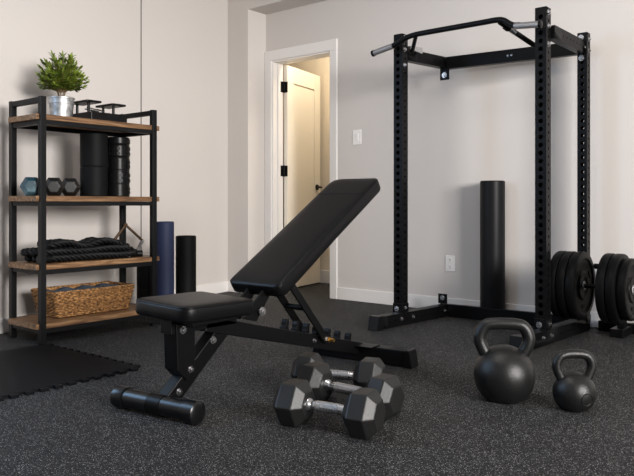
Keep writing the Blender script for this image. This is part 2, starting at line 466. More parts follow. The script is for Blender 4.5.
# ================================================================== POWER RACK
rk = thing('power_rack', 'tall black perforated steel power rack with pull-up bar against back wall', 'power rack', (-1.98, 3.9, 0))
PW, PD = 0.064, 0.068
def holes(z0, z1, pitch): 
    n = int((z1-z0)/pitch); return [z0+pitch*k for k in range(n+1)]
FL = Vector((-2.448, 3.824, 0)); FR = Vector((-1.511, 3.824, 0)); RR = Vector((-1.458, 4.335, 0))
for P, ztop, w_, d_ in ((FL, 1.862, PW, PD), (FR, 1.868, PW, PD), (RR, 1.815, 0.058, 0.06)):
    b = perf_tube(P+Vector((0, 0, 0.078)), P+Vector((0, 0, ztop)), w_, d_, holes(0.07, ztop-0.12, 0.0445), 0.0075, holes(0.09, ztop-0.125, 0.0445), 0.0135 if w_ > 0.06 else 0.012)
    obj('upright', b, 'steel', rk, smooth=25)
    b = BM(); box(b, P+Vector((0, 0, 0.087)), (w_+0.009, d_+0.009, 0.10)) if P is not RR else box(b, P+Vector((0, 0, 0.075)), (w_+0.006, d_+0.006, 0.05))
    obj('post_sleeve', b, 'steel', rk, smooth=0, bevel=0.002)
# base side bars
def sidebar(p, q, w, h, name, hxs=None):
    p = Vector(p); q = Vector(q); L = (q-p).length
    b = perf_tube(p, q, w, h, hxs if hxs is not None else [], 0.005, [], 0.01, up=(0, 0, 1))
    return obj(name, b, 'steel', rk, smooth=25)
LB0, LB1 = (-2.452, 3.55, 0.043), (-2.385, 4.315, 0.043)
RB0, RB1 = (-1.512, 3.49, 0.043), (-1.458, 4.36, 0.043)
sidebar(LB0, LB1, 0.064, 0.078, 'base_side_bar', holes(0.10, 0.70, 0.04))
sidebar(RB0, RB1, 0.064, 0.078, 'base_side_bar', holes(0.45, 0.62, 0.025))
for p in (LB0, RB0):
    b = BM(); y = p[1]
    prism(b, [(-0.040, -0.043), (0.030, -0.043), (0.030, 0.044), (-0.022, 0.044)], (p[0], y, 0.043), (0, 1, 0), (0, 0, 1), (1, 0, 0), 0.074)
    obj('foot_cap', b, 'plastic', rk, smooth=0, bevel=0.004)
b = BM(); bar(b, (-2.415, 4.285, 0.045), (-1.44, 4.310, 0.045), 0.036, 0.084); obj('base_crossmember', b, 'steel', rk, smooth=0, bevel=0.003)
# wall-side bracket plates at the left rear
b = BM(); box2(b, (-2.43, 4.27, 0.088), (-2.36, 4.276, 0.155)); obj('bracket_plate', b, 'steel', rk, smooth=0, bevel=0.003)
bolt((-2.395, 4.27, 0.128), (0, -1, 0), rk, 0.013)
# top side bars and top crossmember
sidebar((-2.44, 3.86, 1.737), (-2.385, 4.29, 1.742), 0.05, 0.075, 'top_side_bar', holes(0.12, 0.36, 0.08))
sidebar((-1.480, 3.860, 1.737), (-1.462, 4.300, 1.725), 0.045, 0.075, 'top_side_bar', holes(0.12, 0.40, 0.05))
b = BM(); bar(b, (-2.41, 4.285, 1.740), (-1.47, 4.350, 1.732), 0.05, 0.082); obj('top_crossmember', b, 'steel', rk, smooth=0, bevel=0.003)
b = BM(); box2(b, (-2.405, 4.252, 1.622), (-2.335, 4.260, 1.70)); obj('bracket_plate', b, 'steel', rk, smooth=0, bevel=0.003)
bolt((-2.37, 4.252, 1.655), (0, -1, 0), rk, 0.014)
for x in (-1.93, -1.905): bolt((x, 4.262+(x+2.41)*0.07, 1.735), (0, -1, 0), rk, 0.005)
# gussets and bolts
def vb(p, ax, r=0.011): bolt(p, ax, rk, r)
for P in (FL, FR):
    yf = P.y-PD/2; xr = P.x+PW/2
    s5 = 0.0045
    vb((P.x-0.006, yf-s5, 0.103), (0, -1, 0), 0.0135)
    vb((xr+s5, P.y, 0.108), (1, 0, 0), 0.011)
    vb((xr+0.001, P.y-0.01, 1.838), (1, 0, 0)); vb((xr+0.001, P.y-0.01, 1.662), (1, 0, 0))
    vb((xr+0.001, P.y-0.01, 1.762), (1, 0, 0), 0.010)
for yy, x0, x1, yA, yB in ((3.76, *(LB0[0], LB1[0]), LB0[1], LB1[1]), (3.88, *(LB0[0], LB1[0]), LB0[1], LB1[1]), (3.71, *(RB0[0], RB1[0]), RB0[1], RB1[1]), (3.81, *(RB0[0], RB1[0]), RB0[1], RB1[1]), (4.24, *(LB0[0], LB1[0]), LB0[1], LB1[1])):
    x = x0+(x1-x0)*(yy-yA)/(yB-yA)+0.032
    vb((x, yy, 0.048), (1, 0, 0), 0.0095)
vb((RR.x-0.008, RR.y-0.03, 1.785), (0, -1, 0), 0.013); vb((RR.x-0.004, RR.y-0.03, 1.660), (0, -1, 0), 0.013)
vb((RR.x+0.012, RR.y-0.03, 1.722), (0, -1, 0), 0.009)
vb((RR.x+0.029, RR.y, 1.775), (1, 0, 0), 0.008); vb((RR.x+0.029, RR.y, 1.705), (1, 0, 0), 0.008)
# pull-up bar in front of the uprights
Yp = 3.72
main = catmull([(-2.452, Yp, 1.768), (-2.40, Yp, 1.787), (-2.345, Yp, 1.808), (-2.285, Yp, 1.818), (-2.20, Yp, 1.820), (-1.85, Yp, 1.820), (-1.745, Yp, 1.820), (-1.70, Yp, 1.812), (-1.665, Yp, 1.788), (-1.636, Yp, 1.773), (-1.60, Yp, 1.768)], 8)
b = BM(); sweep(b, main, 0.0165, 18); pb = obj('pull_up_bar', b, 'steel', rk, smooth=40)
b = BM(); cyl(b, (-2.583, Yp, 1.747), (-2.440, Yp, 1.772), 0.0185, 24); obj('grip', b, 'grip', pb, smooth=40)
b = BM(); cyl(b, (-2.597, Yp, 1.7445), (-2.581, Yp, 1.7473), 0.0205, 24); obj('end_cap', b, 'plastic', pb, smooth=40)
b = BM(); cyl(b, (-1.632, Yp, 1.768), (-1.490, Yp, 1.755), 0.0185, 24); obj('grip', b, 'grip', pb, smooth=40)
b = BM(); cyl(b, (-1.492, Yp, 1.755), (-1.478, Yp, 1.754), 0.0205, 24); cyl(b, (-1.478, Yp, 1.754), (-1.476, Yp, 1.754), 0.012, 20); obj('end_cap', b, 'plastic', pb, smooth=40)
# arms that carry the bar from the top side bars
A0, A1 = Vector((-2.272, Yp, 1.808)), Vector((-2.365, 3.83, 1.745)); A2 = Vector((-2.405, 3.97, 1.752))
b = BM(); sweep(b, catmull([A0, A0.lerp(A1, 0.6), A1], 6), 0.0125, 14); obj('bar_arm', b, 'steel', pb, smooth=40)
b = BM(); prism(b, [(0, -0.012), (0.13, -0.02), (0.13, 0.02), (0, 0.014)], (-2.395, 3.845, 1.775), (0.05, 0.99, 0), (0, 0, 1), (1, 0, 0), 0.03); obj('bar_clamp', b, 'chrome', pb, smooth=0, bevel=0.004)
B0, B1 = Vector((-1.722, Yp, 1.806)), Vector((-1.600, 3.93, 1.690))
b = BM(); sweep(b, [B0, B1], 0.015, 14); cyl(b, B0.lerp(B1, 0.16), B0.lerp(B1, 0.26), 0.022, 18); obj('bar_arm', b, 'steel', pb, smooth=40)
b = BM(); cyl(b, B0.lerp(B1, 0.29), B0.lerp(B1, 0.44), 0.0175, 18); obj('bar_clamp', b, 'chrome', pb, smooth=40)

# ================================================================== PLATE STORAGE RACK AND PLATES
PY, PZ = 4.065, 0.306
st = thing('plate_storage_rack', 'low black steel plate rack with round peg beside the power rack', 'plate rack', (-1.2, 4.3, 0))
b = BM(); cyl(b, (-1.56, PY, PZ), (-0.96, PY, PZ), 0.0125, 24); obj('peg', b, 'steel', st, smooth=40)
b = BM(); cyl(b, (-1.395, 4.335, 0.398), (-0.9, 4.335, 0.398), 0.0165, 20); obj('top_bar', b, 'steel', st, smooth=40)
b = BM(); bar(b, (-1.395, 4.43, 0.03), (-0.80, 4.43, 0.03), 0.05, 0.06); obj('base_rail', b, 'steel', st, smooth=0, bevel=0.003)
for x in (-1.235, -0.955):
    b = BM(); bar(b, (x, 4.225, 0.025), (x, 4.41, 0.025), 0.075, 0.05); obj('foot', b, 'steel', st, smooth=0, bevel=0.004)
    b = BM(); bar(b, (x, 4.335, 0.04), (x, 4.335, 0.42), 0.045, 0.045, up=(0, 1, 0)); obj('column', b, 'steel', st, smooth=0, bevel=0.003)
b = BM(); bar(b, (-0.975, PY-0.02, PZ), (-0.955, 4.33, PZ), 0.03, 0.03); obj('peg_arm', b, 'steel', st, smooth=0, bevel=0.003)

def make_plate(R, T, label):
    """plate with its axis along local x, outer face towards +x"""
    t = thing('weight_plate', label, 'weight plate', (0, 0, 0), 'black bumper plates on the storage peg')
    ax = Matrix.Rotation(math.pi/2, 4, 'Y')
    h = T/2; k = R/0.195
    prof = [(0.0265, -h+0.004), (0.055*k, -h+0.004), (0.06*k, -h+0.010), (0.150*k, -h+0.010), (0.158*k, -h), (R-0.010, -h), (R-0.003, -h+0.003), (R, -h+0.010),
            (R, h-0.010), (R-0.003, h-0.003), (R-0.010, h), (0.160*k, h), (0.151*k, h-0.009), (0.085*k, h-0.011), (0.078*k, h-0.004), (0.050, h-0.003), (0.045, h-0.006), (0.0265, h-0.006)]
    b = BM(); lathe(b, prof+[prof[0]], 72, ax)
    for i in range(3):                                    # raised bars between rim and hub
        for j in (-0.12, 0.0, 0.12):
            a = 2*math.pi*i/3+0.5+j
            box(b, (h-0.009, 0.120*k*math.cos(a), 0.120*k*math.sin(a)), (0.006, 0.010, 0.018), Matrix.Rotation(a-math.pi/2, 3, 'X'))
    obj('disc', b, 'plate', t, smooth=35, world=False)
    b = BM(); lathe(b, [(0.0135, -h+0.003), (0.027, -h+0.003), (0.027, h-0.004), (0.024, h-0.001), (0.0135, h-0.001), (0.0135, -h+0.003)], 40, ax)
    obj('hub', b, 'grip', t, smooth=35, world=False)
    return t
TP = 0.052
pl_labels = ['black bumper plate deepest in the stack behind the rack upright', 'middle black plate of the stack behind the rack upright', 'black plate with open face, outermost on stack behind rack upright',
             'black bumper plate innermost of the right-hand stack on the peg', 'middle black bumper plate of the right-hand stack on the peg', 'slightly smaller black plate, outermost of right-hand stack with bare hub']
pl0 = make_plate(0.195, 0.05, pl_labels[0]); pl0.location = (-1.385-2*TP, PY, PZ)
dup(pl0, (-1.385-TP, PY, PZ), 0, pl_labels[1]); dup(pl0, (-1.385, PY, PZ), 0, pl_labels[2])
dup(pl0, (-1.222, PY, PZ-0.002), 0, pl_labels[3]); dup(pl0, (-1.222+TP, PY, PZ-0.002), 0, pl_labels[4])
pls = make_plate(0.172, 0.05, pl_labels[5]); pls.location = (-1.222+2*TP, PY, PZ-0.002)

# tall roll behind the rack
b = BM(); lathe(b, [(0, 0), (0.077, 0), (0.0825, 0.006), (0.0825, 0.924), (0.077, 0.93), (0.03, 0.93), (0.028, 0.925), (0, 0.925)], 56, Matrix.Translation((-2.088, 4.4025, 0)))
tag(obj('foam_roll', b, 'tallfoam', smooth=35), 'tall thick black foam roll standing upright behind the rack crossbar', 'foam roll')

# ================================================================== WEIGHT BENCH
be = thing('weight_bench', 'black adjustable weight bench with raised backrest and chrome bolts', 'weight bench', (-2.06, 2.2, 0))

def pad(o, ux, uy, un, poly, t, name, extra=None):
    """upholstered pad: poly in the ux/uy plane is the full outline; un points out of the top face, o lies on the top face"""
    o = Vector(o); ux = Vector(ux); uy = Vector(uy); un = Vector(un)
    cx = sum(p[0] for p in poly)/len(poly); cy = sum(p[1] for p in poly)/len(poly)
    def ring(bm, inset, z):
        out = []
        for x, y in poly:
            dx, dy = x-cx, y-cy; L = math.hypot(dx, dy)
            out.append(bm.verts.new(o+ux*(cx+dx*(1-inset/abs(L)))+uy*(cy+dy*(1-inset/abs(L)))+un*z))
        return out
    bm = BM(); levels = [(0.020, -t), (0.006, -t+0.003), (0.0, -t+0.012), (0.0, -0.017), (0.002, -0.009), (0.007, -0.003), (0.016, 0.0), (0.05, 0.0025), (0.09, 0.0035)]
    rs = [ring(bm, *l) for l in levels]; n = len(poly)
    for A, B in zip(rs, rs[1:]):
        for i in range(n): bm.faces.new((A[i], A[(i+1) % n], B[(i+1) % n], B[i]))
    bm.faces.new(list(reversed(rs[0]))); bm.faces.new(rs[-1])
    bmesh.ops.recalc_face_normals(bm, faces=bm.faces)
    po = obj(name, bm, 'vinyl', be, smooth=50)
    bm = BM()
    lp = []
    for x, y in poly:
        dx, dy = x-cx, y-cy; L = math.hypot(dx, dy)
        lp.append(o+ux*(cx+dx*(1-0.0035/L))+uy*(cy+dy*(1-0.0035/L))+un*(-0.0065))
    sweep(bm, lp, 0.0028, 8, closed=True)
    obj('piping', bm, 'vinyl', po, smooth=60)
    return po

def rrect(w0, w1, L, r):
    """outline tapering from half width w0 at y=0 to w1 at y=L with corner radii r=(bl, br, tr, tl)"""
    cs = [(-w0, 0), (w0, 0), (w1, L), (-w1, L)]; out = []
    for i in range(4):
        p = Vector(cs[i]); a = Vector(cs[i-1]); c = Vector(cs[(i+1) % 4])
        d0 = (a-p).normalized(); d1 = (c-p).normalized(); rr = r[i]
        s = p+d0*rr; e = p+d1*rr
        for k in range(8):
            t = k/7; q = s*(1-t)**2+p*2*t*(1-t)+e*t*t
            out.append((q.x, q.y))
    # subdivide long edges
    res = []
    for i, p in enumerate(out):
        q = out[(i+1) % len(out)]; L_ = math.hypot(q[0]-p[0], q[1]-p[1]); m = max(1, int(L_/0.05))
        for k in range(m): res.append((p[0]+(q[0]-p[0])*k/m, p[1]+(q[1]-p[1])*k/m))
    return res
# seat pad
sa = math.radians(-5)
sux = Vector((math.cos(sa), math.sin(sa), 0)); suy = Vector((-math.sin(sa), math.cos(sa), 0))
pad((-2.088, 1.612, 0.414), sux, suy, (0, 0, 1), rrect(0.178, 0.176, 0.325, (0.05, 0.05, 0.03, 0.03)), 0.062, 'seat')
# backrest pad
bu = Vector((0, 0.714, 0.450)).normalized(); bnn = Vector((0, -bu.z, bu.y))
BO = Vector((-2.066, 2.080, 0.441))
BL = 0.872
bp = pad(BO, (1, 0, 0), bu, bnn, rrect(0.149, 0.143, BL, (0.035, 0.035, 0.04, 0.055)), 0.062, 'backrest')
b = BM(); sw_ = [BO+Vector((x, 0, 0))+bu*(BL-0.155)+bnn*0.0030 for x in (-0.133, -0.1, 0, 0.1, 0.133)]; sweep(b, sw_, 0.0022, 8); obj('cross_seam', b, 'vinyl', bp, smooth=60)
# frame under the pads
def on_beam(y): return 0.337-0.281*(y-1.888)
XB = -2.06; BW = 0.064
b = BM(); bar(b, (XB, 1.80, 0.317), (XB, 2.83, 0.055), BW, 0.060); obj('main_beam', b, 'steel', be, smooth=0, bevel=0.004)
b = BM(); bar(b, (XB, 1.63, 0.325), (XB, 1.96, 0.322), BW, 0.052); obj('seat_rail', b, 'steel', be, smooth=0, bevel=0.003)
b = BM(); box2(b, (XB-0.15, 1.655, 0.322), (XB-0.04, 1.70, 0.352)); box2(b, (XB-0.05, 1.66, 0.335), (XB+0.12, 1.88, 0.353)); obj('seat_bracket', b, 'steel', be, smooth=0, bevel=0.002)
# front leg: upright plate and diagonal tube
b = BM(); prism(b, [(1.648, 0.335), (1.738, 0.335), (1.738, 0.13), (1.700, 0.12), (1.655, 0.165)], (XB, 0, 0), (0, 1, 0), (0, 0, 1), (1, 0, 0), 0.076); obj('front_upright', b, 'steel', be, smooth=0, bevel=0.003)
b = BM(); bar(b, (XB, 1.635, 0.055), (XB, 1.935, 0.315), 0.056, 0.062); obj('front_leg', b, 'steel', be, smooth=0, bevel=0.004)
# round front foot
f0, f1 = Vector((-2.292, 1.583, 0.042)), Vector((-1.882, 1.636, 0.042))
b = BM(); cyl(b, f0.lerp(f1, 0.08), f0.lerp(f1, 0.92), 0.036, 40); ff = obj('front_foot', b, 'gloss', be, smooth=40, bevel=0.0)
for a0, a1 in ((0.0, 0.14), (0.84, 1.0)):
    b = BM(); q0 = f0.lerp(f1, a0); q1 = f0.lerp(f1, a1)
    fr = frame_of(q1-q0).to_4x4(); L = (q1-q0).length
    lathe(b, [(0, 0), (0.034, 0), (0.0405, 0.006), (0.0415, L-0.006 if a0 > 0.5 else L-0.002), (0.0405 if a0 < 0.5 else 0.034, L), (0, L)], 40, Matrix.Translation(q0) @ fr); obj('end_cap', b, 'gloss', ff, smooth=40)
b = BM(); cyl(b, f0.lerp(f1, 0.44), f0.lerp(f1, 0.60), 0.0385, 40); box(b, f0.lerp(f1, 0.53)+Vector((0, 0.03, 0.035)), (0.07, 0.075, 0.008), Matrix.Rotation(math.radians(7), 3, 'Z')); obj('clamp', b, 'steel', ff, smooth=40)
# rear foot
r0, r1 = Vector((-2.285, 2.803, 0.042)), Vector((-1.770, 2.852, 0.042))
b = BM(); bar(b, r0, r1, 0.072, 0.076); rf = obj('rear_foot', b, 'steel', be, smooth=0, bevel=0.004)
for q, s in ((r0, -1), (r1, 1)):
    b = BM(); d = (r1-r0).normalized()*s
    prism(b, [(-0.002, -0.041), (0.036, -0.041), (0.022, 0.041), (-0.002, 0.041)], q-d*0.012, d, (0, 0, 1), Vector((-d.y, d.x, 0)), 0.079); obj('end_cap', b, 'plastic', rf, smooth=0, bevel=0.004)
b = BM(); box(b, (XB+0.05, 2.80, 0.082), (0.14, 0.09, 0.006), Matrix.Rotation(math.radians(5), 3, 'Z')); obj('rear_plate', b, 'steel', be, smooth=0, bevel=0.002)
# ladder hooks on the beam
for y in (2.265, 2.335, 2.405, 2.475, 2.56, 2.635, 2.72):
    z = on_beam(y)-0.004
    b = BM(); prism(b, [(-0.020, -0.004), (0.016, -0.012), (0.013, 0.020), (0.016, 0.046), (0.004, 0.049), (-0.004, 0.036), (-0.006, 0.018), (-0.018, 0.012)], (XB+0.012, y, z), (0, 1, 0), (0, 0, 1), (1, 0, 0), 0.030)
    obj('ladder_hook', b, 'steel', be, smooth=0, bevel=0.0025)
# support straps with cross tube and brass pop pin
sN0, sN1 = Vector((0, 2.240, 0.455)), Vector((0, 2.512, 0.145))
for x in (XB+0.052, XB-0.062):
    b = BM(); bar(b, Vector((x, 0, 0))+sN0, Vector((x, 0, 0))+sN1, 0.010, 0.036, up=(0, 1, 0.2)); obj('support_strap', b, 'steel', be, smooth=0, bevel=0.003)
mid = sN0.lerp(sN1, 0.45)
b = BM(); cyl(b, mid+Vector((XB-0.064, 0, 0)), mid+Vector((XB+0.056, 0, 0)), 0.014, 20); obj('cross_tube', b, 'steel', be, smooth=40)
b = BM(); cyl(b, sN1+Vector((XB-0.07, -0.012, 0.014)), sN1+Vector((XB+0.06, -0.012, 0.014)), 0.009, 16); obj('pivot_rod', b, 'grip', be, smooth=40)
pin = sN1+Vector((XB+0.058, 0.004, 0.008))
b = BM(); cyl(b, pin, pin+Vector((0.010, 0, 0)), 0.012, 6); cyl(b, pin+Vector((0.01, 0, 0)), pin+Vector((0.032, 0, 0)), 0.008, 16); obj('pop_pin', b, 'brass', be, smooth=30)
bolt(Vector((XB+0.033, 2.44, on_beam(2.44)-0.025)), (1, 0, 0), be, 0.007)
# hinge plates between seat rail and backrest, backrest rails
for x in (XB+0.045, XB-0.045):
    b = BM(); prism(b, [(1.975, 0.315), (2.055, 0.295), (2.100, 0.350), (2.165, 0.432), (2.120, 0.442), (2.03, 0.365)], (x, 0, 0), (0, 1, 0), (0, 0, 1), (1, 0, 0), 0.008); obj('hinge_plate', b, 'steel', be, smooth=0, bevel=0.002)
b = BM(); cyl(b, (XB-0.065, 2.075, 0.335), (XB+0.062, 2.075, 0.335), 0.0115, 20); obj('hinge_rod', b, 'grip', be, smooth=40)
bolt((XB+0.060, 2.075, 0.335), (1, 0, 0), be, 0.014)
b = BM()
for x in (XB+0.05, XB-0.05): bar(b, BO+Vector((x-(-2.06), 0, 0))+bu*0.06-bnn*0.073, BO+Vector((x-(-2.06), 0, 0))+bu*0.68-bnn*0.073, 0.03, 0.022, up=bnn)
obj('backrest_rail', b, 'steel', be, smooth=0, bevel=0.003)
for p, r in (((0, 1.678, 0.312), 0.011), ((0, 1.756, 0.325), 0.007), ((0, 1.835, 0.250), 0.011), ((0, 1.715, 0.160), 0.010), ((0, 1.668, 0.085), 0.010)):
    xx = XB+0.038 if p[1] < 1.74 and p[2] > 0.12 else (XB+0.032 if p[2] > 0.3 else XB+0.028)
    bolt((xx, p[1], p[2]), (1, 0, 0), be, r)

# ================================================================== DUMBBELLS
def make_dumbbell(name, label, R, HL, dist, m_head='rubber', group=None, hr=0.0185):
    """hex dumbbell along local x, lying on a flat of its heads; R = centre to flat"""
    t = thing(name, label, 'dumbbell', (0, 0, 0), group)
    for s in (1, -1):
        b = BM(); rc = R/math.cos(math.pi/6)
        prof = [(-HL/2, 0.60), (-HL/2+0.004, 0.66), (-HL/2+0.030, 1.0), (HL/2-0.030, 1.0), (HL/2-0.004, 0.66), (HL/2, 0.60)]
        rings = []
        for x, k in prof:
            rings.append([b.verts.new((s*dist/2+x, rc*k*math.cos(math.pi/3*i), R+rc*k*math.sin(math.pi/3*i))) for i in range(6)])
        for A, B in zip(rings, rings[1:]):
            for i in range(6): b.faces.new((A[i], A[(i+1) % 6], B[(i+1) % 6], B[i]))
        b.faces.new(rings[0]); b.faces.new(rings[-1])
        bmesh.ops.recalc_face_normals(b, faces=b.faces)
        obj('head', b, m_head, t, smooth=0, bevel=0.004, world=False, segs=3)
    b = BM(); e = dist/2-HL/2+0.004
    n = 28; prof = []
    for i in range(n+1):
        x = -e+2*e*i/n; u = abs(x)/e
        r = hr*(0.82+0.22*math.cos(u*math.pi/2)**1.0)
        if u > 0.90: r = hr*1.35
        elif u > 0.84: r = hr*1.12
        prof.append((r, x))
    lathe(b, [(0, -e)]+prof+[(0, e)], 32, Matrix.Translation((0, 0, R)) @ Matrix.Rotation(math.pi/2, 4, 'Y'))
    h = obj('handle', b, 'chrome', t, smooth=40, world=False)
    b = BM()
    ribs = int(e*1.1/0.006)
    for i in range(-ribs//2, ribs//2+1):
        x = i*0.006
        if abs(x) < e*0.55: cyl(b, (x-0.0016, 0, R), (x+0.0016, 0, R), hr*1.045, 28)
    obj('knurling', b, 'grip', h, smooth=40, world=False)
    return t
def between(a, c):
    a = Vector(a); c = Vector(c); d = c-a
    return (*((a+c)/2), 0.0), math.atan2(d.y, d.x)
G = 'black hex dumbbells on the floor'
HR_, HL_, DD = 0.0745, 0.118, 0.268
d1 = make_dumbbell('hex_dumbbell', 'black hex dumbbell nearest the camera on the floor, chrome handle in full view', HR_, HL_, DD, group=G)
l, r = between((-1.634, 1.860), (-1.372, 1.915)); d1.location = l; d1.rotation_euler = (0, 0, r)
l, r = between((-1.752, 2.118), (-1.432, 2.122)); d2 = make_dumbbell('hex_dumbbell', 'black hex dumbbell lying just behind the nearest one, parallel to it', HR_, HL_, 0.320, group=G); d2.location = l; d2.rotation_euler = (0, 0, r)
l, r = between((-1.880, 2.232), (-1.632, 2.318)); dup(d1, l, r, 'black hex dumbbell farthest back of three, angled, close to bench foot')

# ================================================================== KETTLEBELLS
def make_kettlebell(name, label, D, H, Wd, hr, loc, rotz, emblem=None):
    t = thing(name, label, 'kettlebell', loc, 'black cast iron kettlebells on the floor')
    R = D/2; cz = R*0.84; bm = BM()
    prof = [(0, 0.0), (R*0.56, 0.0)]
    a0 = -math.asin(0.84)
    for i in range(22):
        a = a0+(math.pi/2-0.02-a0)*i/21
        prof.append((R*math.cos(a)**(1.0 if a > 0 else 0.86), cz+R*0.985*math.sin(a)))
    prof = [(r_, z) for i_, (r_, z) in enumerate(prof) if i_ < 2 or z >= 0.0025]
    prof.append((0, cz+R*0.99))
    lathe(bm, prof, 64)
    body = obj('body', bm, 'iron', t, smooth=60, world=False)
    top = H-hr; zs = cz+R*0.62
    pts = [(-Wd*0.54, 0, cz+R*0.40), (-Wd*0.60, 0, zs+0.0), (-Wd*0.79, 0, zs+(top-zs)*0.38), (-Wd*0.80, 0, zs+(top-zs)*0.66), (-Wd*0.62, 0, top-0.008), (-Wd*0.30, 0, top), (0, 0, top+0.001)]
    pts = pts+[(-x, y, z) for x, y, z in reversed(pts[:-1])]
    path = catmull(pts, 8); n = len(path)
    rad = []
    for i in range(n):
        u = abs(i/(n-1)-0.5)*2
        rad.append(hr*(0.98+0.05*u+0.50*max(0, u-0.80)/0.2*0.55))
    bm = BM(); sweep(bm, path, rad, 24)
    obj('handle', bm, 'iron', t, smooth=60, world=False)
    if emblem:
        az, el, er = emblem
        dn_ = Vector((math.cos(el)*math.cos(az), math.cos(el)*math.sin(az), math.sin(el)))
        c = Vector((0, 0, cz))+dn_*(R*0.958); mt = Matrix.Translation(c) @ frame_of(dn_).to_4x4()
        bm = BM(); lathe(bm, [(0, -0.004), (er*1.0, -0.010), (er, 0.0005), (er*0.93, 0.0025), (er*0.84, 0.0005), (0, 0.0012)], 40, mt)
        obj('emblem', bm, 'iron', t, smooth=35, world=False)
    t.rotation_euler = (0, 0, rotz)
    return t
make_kettlebell('kettlebell', 'large black cast iron kettlebell on the floor beside rack foot', 0.238, 0.324, 0.116, 0.0240, (-1.192, 2.618, 0), YAW-0.14)
make_kettlebell('kettlebell', 'small black kettlebell with round flat emblem, right of the large one', 0.158, 0.226, 0.0815, 0.0176, (-0.931, 2.662, 0), YAW+0.02, emblem=(math.radians(-75), math.radians(-8), 0.0245))

# ================================================================== FLOOR MAT
b = BM()
mx0, mx1, my0, my1 = -3.57, -2.735, 0.85, 2.002; tp = 0.0635
pts = []
def teeth(a, c, nrm):
    a = Vector(a); c = Vector(c); L = (c-a).length; n = int(L/tp); d = (c-a)/n; nn = Vector(nrm)*0.026
    out = []
    for i in range(n):
        s = a+d*i
        out += [s, s+d*0.28, s+d*0.22+nn, s+d*0.78+nn, s+d*0.72]
    return out
pts += teeth((mx1, my0), (mx1, my1), (1, 0)); pts += teeth((mx1, my1), (mx0, my1), (0, 1)); pts += [Vector((mx0, my1)), Vector((mx0, my0))]
lo = [b.verts.new((p.x, p.y, 0.0005)) for p in pts]; hi = [b.verts.new((p.x, p.y, 0.013)) for p in pts]
b.faces.new(list(reversed(lo))); b.faces.new(hi)
for i in range(len(pts)): b.faces.new((lo[i], lo[(i+1) % len(pts)], hi[(i+1) % len(pts)], hi[i]))
bmesh.ops.recalc_face_normals(b, faces=b.faces)
tag(obj('interlocking_mat', b, 'matrubber', smooth=0, bevel=0.0015), 'dark interlocking rubber mat with toothed edges on the floor by the shelf', 'floor mat')

# ================================================================== SHELF UNIT
sh = thing('shelf_unit', 'four tier black steel shelf unit with walnut boards on left wall', 'shelf unit', (-3.83, 2.39, 0))
XF, XK = -3.622, -3.948; Y0, Y1 = 2.017, 2.768; PS = 0.033
for x, y in ((XF, Y0), (XF, Y1), (XK, Y0), (XK, Y1)):
    b = BM(); box2(b, (x-PS/2, y-PS/2, 0), (x+PS/2, y+PS/2, 1.369)); p_ = obj('post', b, 'shelfsteel', sh, smooth=0, bevel=0.002)
    if x == XF:
        for z in (1.232, 0.786, 0.405, 0.076):
            b = BM(); cyl(b, (x+PS/2, y, z), (x+PS/2+0.003, y, z), 0.006, 14); obj('screw', b, 'shelfsteel', p_, smooth=40)
for y in (Y0, Y1):
    b = BM(); box2(b, (XK+PS/2, y-0.014, 1.336), (XF-PS/2, y+0.014, 1.366)); obj('top_rail', b, 'shelfsteel', sh, smooth=0, bevel=0.002)
TOPS = (1.271, 0.8195, 0.4405, 0.1150)
for z in TOPS:
    b = BM(); bb = [(-4.045, 1.965), (-3.602, 1.965), (-3.602, 2.815), (-4.045, 2.815)]
    n_ = PS/2+0.001
    # board notched round the four posts
    box2(b, (XK+n_, 1.980, z-0.030), (XF-n_, 2.815, z))
    box2(b, (XF-n_, Y0+n_, z-0.030), (-3.612, Y1-n_, z)); box2(b, (XK-0.014, Y0+n_, z-0.030), (XK+n_, Y1-n_, z))
    box2(b, (XF-n_, 1.980, z-0.030), (-3.620, Y0-n_, z)); box2(b, (XF-n_, Y1+n_, z-0.030), (-3.620, 2.815, z))
    obj('shelf_board', b, 'wood', sh, smooth=0, bevel=0.002)
    for x in (XF-0.002, XK+0.002):
        b = BM(); box2(b, (x-0.012, Y0+PS/2, z-0.056), (x+0.012, Y1-PS/2, z-0.031)); obj('long_rail', b, 'shelfsteel', sh, smooth=0, bevel=0.0015)
    for y in (Y0, Y1):
        b = BM(); box2(b, (XK+PS/2, y-0.012, z-0.056), (XF-PS/2, y+0.012, z-0.031)); obj('end_rail', b, 'shelfsteel', sh, smooth=0, bevel=0.0015)

